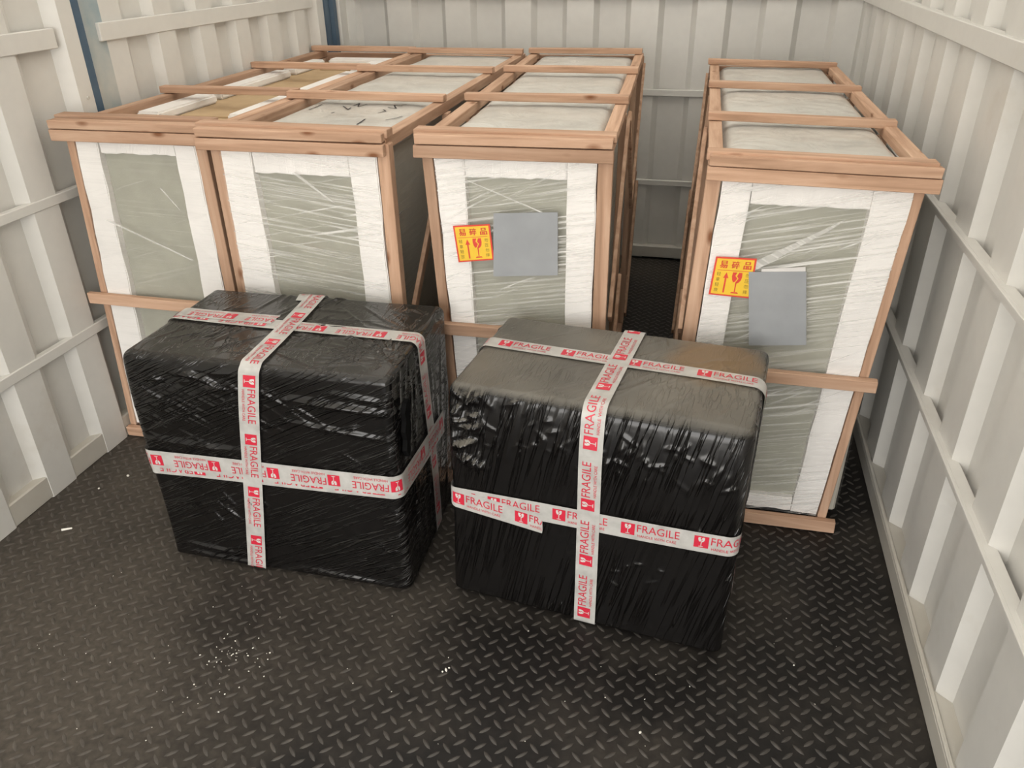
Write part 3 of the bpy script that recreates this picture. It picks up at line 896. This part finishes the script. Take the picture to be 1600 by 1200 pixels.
def rand_folds(r, ax, sg, n, ur, vr, ang, dang, ln, wd, amp):
    out = []
    for _ in range(n):
        u, v = r.uniform(*ur), r.uniform(*vr); a = ang + r.uniform(-dang, dang); l = r.uniform(*ln)
        du, dv = math.cos(a) * l / 2, math.sin(a) * l / 2
        out.append((ax, sg, (u - du, v - dv), (u + du, v + dv), r.uniform(*wd), r.uniform(*amp)))
    return out

# --- left parcel
w1, d1_, h1 = .70, .445, .64
rb = random.Random(5)
folds1 = []
folds1 += rand_folds(rb, 1, -1, 46, (.02, .42), (.28, .58), -.50, .12, (.06, .22), (.002, .004), (.0012, .0032))
folds1 += rand_folds(rb, 1, -1, 40, (.30, .69), (.05, .55), -.42, .18, (.05, .20), (.002, .004), (.0010, .0028))
folds1 += rand_folds(rb, 1, -1, 16, (.10, .34), (.16, .29), -.85, .2, (.04, .11), (.003, .005), (.002, .005))
folds1 += rand_folds(rb, 1, -1, 12, (.05, .27), (.56, .62), -.12, .25, (.03, .10), (.005, .009), (.003, .008))
folds1 += [(1, -1, (.43, .560), (.69, .545), .008, .010), (1, -1, (.42, .50), (.69, .475), .006, .007), (1, -1, (.55, .585), (.68, .575), .006, .005),
           (1, -1, (.02, .40), (.30, .392), .010, .007), (1, -1, (.03, .06), (.24, .045), .008, .007), (1, -1, (.20, .06), (.27, .11), .006, .005),
           (1, -1, (.03, .03), (.30, .02), .010, .008), (1, -1, (.36, .035), (.68, .02), .008, .006)]
folds1 += rand_folds(rb, 2, 1, 34, (.05, .45), (.10, .42), 1.0, .5, (.05, .18), (.003, .006), (.0015, .004))
folds1 += rand_folds(rb, 2, 1, 30, (.30, .68), (.05, .43), -.25, .5, (.06, .22), (.003, .006), (.0015, .004))
for a in np.linspace(1.7, 3.6, 12):
    folds1.append((2, 1, (.67 + .02 * math.cos(a), .10 + .02 * math.sin(a)), (.67 + .20 * math.cos(a), .10 + .15 * math.sin(a)), .0045, .0036))
for a in np.linspace(2.2, 4.0, 8):
    folds1.append((2, 1, (.68, .25), (.68 + .17 * math.cos(a), .25 + .13 * math.sin(a)), .005, .0022))
folds1 += rand_folds(rb, 0, 1, 26, (.05, .42), (.08, .60), 1.45, .25, (.10, .35), (.005, .010), (.0012, .0036))
folds1 += rand_folds(rb, 0, -1, 16, (.05, .42), (.08, .60), 1.3, .3, (.10, .30), (.004, .008), (.002, .005))
D1 = fold_field(3, w1, d1_, h1, folds1, lean=.010)
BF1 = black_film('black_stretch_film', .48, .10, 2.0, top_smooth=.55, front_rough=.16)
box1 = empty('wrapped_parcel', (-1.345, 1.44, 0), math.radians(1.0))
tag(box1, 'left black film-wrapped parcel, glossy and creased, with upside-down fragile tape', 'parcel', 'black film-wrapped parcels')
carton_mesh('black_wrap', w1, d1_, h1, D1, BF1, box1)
T1 = lambda *a, **k: tape_run(box1, w1, d1_, h1, D1, *a, **k)
# lower layer, then the layers lying over it
T1('h', [(0, d1_ * .9, .300), (0, 0, .317), (w1, 0, .338), (w1, d1_ * .8, .31)], .06, True, True, .0010)
T1('h', [(0, d1_ * .9, .325), (0, 0, .338), (w1, 0, .350), (w1, d1_ * .8, .33)], .010, True, True, .0022)
T1('t', [(0, .234, .30), (0, .234, h1), (w1, .228, h1), (w1, .262, .02)], .05, True, True, .0012)
T1('t', [(0, .250, .44), (0, .250, h1), (.29, .256, h1)], .11, True, True, .0024, ragged=.004)
T1('v', [(.330, d1_, h1 - .05), (.328, d1_, h1), (.350, 0, h1), (.262, 0, .012)], .02, False, False, .0034, ragged=.002)
T1('v', [(.300, d1_, h1 - .03), (.300, d1_, h1), (.312, d1_ - .06, h1)], .09, False, False, .0026, ragged=.004)
tb = bmesh.new()
hp = [(.0, .0), (.012, .016), (.010, .034), (.022, .050), (.030, .078), (.022, .100), (.034, .128), (.026, .150), (.008, .146), (-.006, .128), (-.002, .102), (-.014, .078), (-.006, .052), (-.016, .026)]
tv = [tb.verts.new((w1 + .0125, .055 + y, .40 + z)) for y, z in hp]
tb.faces.new(tv)
r_ = bmesh.ops.extrude_face_region(tb, geom=tb.faces[:])
for v in [g for g in r_['geom'] if isinstance(g, bmesh.types.BMVert)]: v.co.x -= .012
tag(bm_obj('film_tear', tb, HOLE, box1), 'ragged dark tear in the film')

# --- right parcel
w2, d2_, h2 = .69, .435, .618
folds2 = []
folds2 += rand_folds(rb, 1, -1, 70, (.09, .66), (.30, .60), 1.40, .16, (.05, .20), (.002, .004), (.0008, .0024))
folds2 += rand_folds(rb, 1, -1, 60, (.09, .66), (.46, .60), .3, 1.2, (.015, .05), (.003, .006), (.0015, .004))
folds2 += rand_folds(rb, 1, -1, 40, (.02, .09), (.40, .60), .6, 1.3, (.03, .08), (.004, .008), (.004, .010))
folds2 += rand_folds(rb, 1, -1, 10, (.40, .66), (.15, .36), -.2, .8, (.02, .05), (.002, .004), (.002, .004))
folds2 += rand_folds(rb, 2, 1, 34, (.10, .60), (.03, .42), .85, .18, (.10, .30), (.003, .006), (.0008, .0022))
folds2 += rand_folds(rb, 2, 1, 22, (.42, .68), (.03, .42), 1.2, .8, (.04, .12), (.003, .007), (.0010, .003))
folds2 += rand_folds(rb, 0, -1, 20, (.03, .42), (.06, .58), 1.4, .3, (.10, .30), (.004, .008), (.002, .006))
folds2 += rand_folds(rb, 0, 1, 20, (.03, .42), (.06, .58), 1.4, .3, (.10, .30), (.004, .008), (.002, .005))
D2 = fold_field(9, w2, d2_, h2, folds2, lean=.022)
BF2 = black_film('dusty_sheen_black_film', 1.35, .80, 6.0, stain=(.575, .325, .62))
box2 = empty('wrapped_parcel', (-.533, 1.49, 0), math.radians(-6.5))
tag(box2, 'right black film-wrapped parcel with dusty, painted-sheen grey top and upright fragile tape', 'parcel', 'black film-wrapped parcels')
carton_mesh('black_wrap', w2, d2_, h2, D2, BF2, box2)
T2 = lambda *a, **k: tape_run(box2, w2, d2_, h2, D2, *a, **k)
T2('h', [(0, d2_ * .9, .33), (0, 0, .312), (w2, 0, .342), (w2, d2_ * .8, .34)], .327, False, False, .0010)
T2('h', [(0, d2_ * .9, .35), (0, 0, .310), (.245, 0, .287)], .40, False, False, .0022, ragged=.002)
T2('t', [(0, .244, .10), (0, .244, h2), (w2, .224, h2), (w2, .215, .02)], .56, False, False, .0012)
T2('v', [(.357, d2_, h2 - .2), (.356, d2_, h2), (.354, 0, h2), (.359, 0, .006)], .02, True, True, .0030, ragged=.002)

# ------------------------------------------------------------------ stickers and labels on the cabinets
def sticker(cab, spec, corners, yy, fold=False):
    """corners: world (x,z) TL, TR, BR, BL on the film"""
    mw = cab.matrix_basis.inverted()
    tl, tr, br, bl = [np.array(c) for c in corners]
    ROT = cab.rotation_euler.z
    def at(u, v, off):
        p = (tl * (1 - u) + tr * u) * (1 - v) + (bl * (1 - u) + br * u) * v
        x = p[0] - cab.location.x
        return (x, yy - off + 0.0, p[1])
    def quad(name, u0, u1, v0, v1, mat, par, o0, o1):
        vs = [at(u, v, o) for o in (o0, o1) for u, v in ((u0, v1), (u1, v1), (u1, v0), (u0, v0))]
        bm = bmesh.new(); hexa(bm, vs)
        return bm_obj(name, bm, mat, par)
    base = quad('sticker', 0, 1, 0, 1, SRED, cab, -.0012, 0)
    tag(base, 'yellow and red fragile warning sticker')
    quad('sticker_face', .045, .955, .04, .96, YEL, base, -.0004, .0006)
    VV, FF, MI = [], [], []
    def put(V, F, u0, u1, v0, v1, mi):
        mn, mx = V.min(0), V.max(0); t = (V - mn) / np.maximum(mx - mn, 1e-9)
        b0 = len(VV)
        for a, b in t:
            VV.append(at(u0 + a * (u1 - u0), v1 + b * (v0 - v1), .0010))
        for f in F: FF.append(tuple(b0 + i for i in f)); MI.append(mi)
    for k, ch in enumerate('易碎品'):
        V, F = text_mesh(ch, 1.0)
        # heavier strokes: printed twice with a slight shift
        for sh in (0.0, .018):
            put(V, F, .13 + .29 * k + sh, .31 + .29 * k + sh, .09, .28, 0)
    V, F = poly_tri([(0, 0), (1, 0), (1, 1), (0, 1)]); put(V, F, .10, .90, .325, .337, 0)
    for k, ch in enumerate('轻拿轻放'):
        V, F = text_mesh(ch, 1.0); put(V, F, .10, .20, .38 + .14 * k, .48 + .14 * k, 1)
    for k, ch in enumerate('勿压勿摔'):
        V, F = text_mesh(ch, 1.0); put(V, F, .80, .90, .38 + .14 * k, .48 + .14 * k, 1)
    V, F = poly_tri([(-.5, 0), (.5, 0), (0, 1)]); put(V, F, .27, .40, .38, .53, 0)
    V, F = poly_tri([(0, 0), (1, 0), (1, 1), (0, 1)]); put(V, F, .315, .355, .52, .91, 0)
    gl = goblet(0, 0, 1.0)
    for i, g in enumerate(gl):
        V, F = poly_tri(g)
        b0 = len(VV)
        for x, y in V:
            y2 = y if y > 0 else y
            VV.append(at(.60 + x * .44, .64 - y * .54, .0010))
        for f in F: FF.append(tuple(b0 + j for j in f)); MI.append(0)
    mesh_obj('sticker_print', VV, FF, [SRED, SBLK], base, mat_idx=MI)
    return base

def label_sheet(cab, corners, yy, mat, name, lab):
    bm = bmesh.new()
    P = [(c[0] - cab.location.x, c[1]) for c in corners]
    hexa(bm, [(P[3][0], yy, P[3][1]), (P[2][0], yy, P[2][1]), (P[2][0], yy + .001, P[2][1]), (P[3][0], yy + .001, P[3][1]),
              (P[0][0], yy, P[0][1]), (P[1][0], yy, P[1][1]), (P[1][0], yy + .001, P[1][1]), (P[0][0], yy + .001, P[0][1])])
    o = bm_obj(name, bm, mat, cab); tag(o, lab)
    return o

sticker(cabs[2], SPECS[2], [(-.6382, .8437), (-.5375, .8536), (-.5277, .7551), (-.627, .7421)], 0.010)
label_sheet(cabs[2], [(-.5263, .8835), (-.357, .8936), (-.3542, .7214), (-.5306, .7072)], 0.0088, GREY, 'label', 'square label sheet, face masked flat grey')  # grey stands for the masked-out face of a paper label
sticker(cabs[3], SPECS[3], [(.0491, .81), (.1477, .8106), (.1447, .7043), (.0413, .7077)], 0.010)
label_sheet(cabs[3], [(.1619, .7848), (.2644, .7977), (.2690, .770), (.1650, .757)], 0.0092, PAPER, 'paper_slip', 'edge of a white paper slip behind the grey label')
label_sheet(cabs[3], [(.1324, .7758), (.2677, .7864), (.2996, .5882), (.1585, .5735)], 0.0076, GREY, 'label', 'tall label sheet, face masked flat grey')

# pulled folds of clear film across the doors
FOLD = film_mat('clear_film_fold', -.5, .30, .35, 9.0)
def film_fold(cab, pts):
    vs = [(x - cab.location.x, .0118, z) for x, z in pts]
    vs += [(x, y + .0006, z) for x, y, z in vs]
    bm = bmesh.new(); V = [bm.verts.new(v) for v in vs]
    for f in ((0, 1, 2, 3), (7, 6, 5, 4), (0, 4, 5, 1), (1, 5, 6, 2), (2, 6, 7, 3), (3, 7, 4, 0)): bm.faces.new([V[i] for i in f])
    bm_obj('film_fold', bm, FOLD, cab)
film_fold(cabs[3], [(.132, .768), (.140, .800), (.339, .923), (.309, .895)])
film_fold(cabs[2], [(-.606, .970), (-.590, .966), (-.377, .884), (-.390, .885)])
film_fold(cabs[1], [(-1.084, .966), (-1.072, .968), (-.968, .889), (-.976, .890)])
film_fold(cabs[0], [(-1.743, .783), (-1.737, .787), (-1.475, .676), (-1.481, .673)])
film_fold(cabs[0], [(-1.535, .891), (-1.530, .892), (-1.481, .829), (-1.485, .829)])
# marker scribbles on the top sheet of the second cabinet
strokes = [[(-1.235, 2.379), (-1.235, 2.474)], [(-1.143, 2.344), (-1.141, 2.364)], [(-1.158, 2.465), (-1.116, 2.409), (-1.119, 2.44)],
           [(-1.125, 2.471), (-1.122, 2.515), (-1.101, 2.454), (-1.09, 2.503)], [(-.995, 2.36), (-.982, 2.392), (-1.001, 2.419)],
           [(-1.001, 2.46), (-.963, 2.435), (-.993, 2.493), (-.959, 2.478)], [(-.97, 2.497), (-.956, 2.51)],
           [(-.93, 2.258), (-.912, 2.28), (-.90, 2.319)], [(-.987, 2.178), (-.997, 2.265)]]
cb = cabs[1]; s = SPECS[1]
sheet = [o for o in cb.children if o.name.startswith('foam_sheet')][0]
nzs = npnoise(s['seed'] + 9, 34, 6, 120)
inv = cb.matrix_basis.inverted()
for st in strokes:
    vs, fs = [], []
    P = [inv @ Vector((x, y, 0)) for x, y in st]
    prev = None
    for a, b in zip(P[:-1], P[1:]):
        n = max(2, int((b - a).length / .004)); dd = (b - a).normalized(); sd = Vector((-dd.y, dd.x, 0)) * .0022
        for i in range(n + 1):
            q = a.lerp(b, i / n)
            z = s['zt'] - .003 + float(np.clip(nzs(np.array([q.x]), np.array([q.y]))[0] * .0045, -.010, .010)) + .0016
            i0 = len(vs); vs.extend([(q.x - sd.x, q.y - sd.y, z), (q.x + sd.x, q.y + sd.y, z)])
            if prev is not None: fs.append((prev, prev + 1, i0 + 1, i0))
            prev = i0
    tag(mesh_obj('marker_stroke', vs, fs, INK, sheet), 'black marker stroke')

# ------------------------------------------------------------------ crumbs of foam and splinters on the floor
rc = random.Random(21)
cb_ = bmesh.new()
def crumb(x, y, r):
    if y > 1.40 and (-1.37 < x < .22): return
    m = Matrix.Translation((x, y, r * .6)) @ Matrix.Rotation(rc.uniform(0, 6.3), 4, 'Z') @ Matrix.Diagonal((rc.uniform(.8, 1.6), rc.uniform(.6, 1.1), .7, 1))
    bmesh.ops.create_icosphere(cb_, subdivisions=1, radius=r, matrix=m)
for _ in range(60): crumb(rc.gauss(-1.0, .055), rc.gauss(1.14, .06), rc.uniform(.0008, .0022))
for _ in range(90): crumb(rc.uniform(-1.5, .5), rc.uniform(.85, 1.6), rc.uniform(.0006, .0017))
for x, y, r in ((-.473, 1.228, .0045), (-.468, 1.236, .003), (-.48, 1.222, .003), (-.011, 1.161, .0032), (-1.769, 1.669, .004), (-1.723, 1.75, .0042), (.325, 1.426, .0025)): crumb(x, y, r)
crm = bm_obj('foam_crumbs', cb_, CRUMB)
tag(crm, 'tiny white foam crumbs scattered over the black floor', 'crumbs', kind='stuff')
spl = beam('wood_splinter', (-1.738, 1.466, .0035), (-1.712, 1.480, .0035), .0045, .003, CRUMB, None, side=(0, 0, 1), bev=.0005)
tag(spl, 'short pale splinter lying on the floor near the left doors', 'splinter')
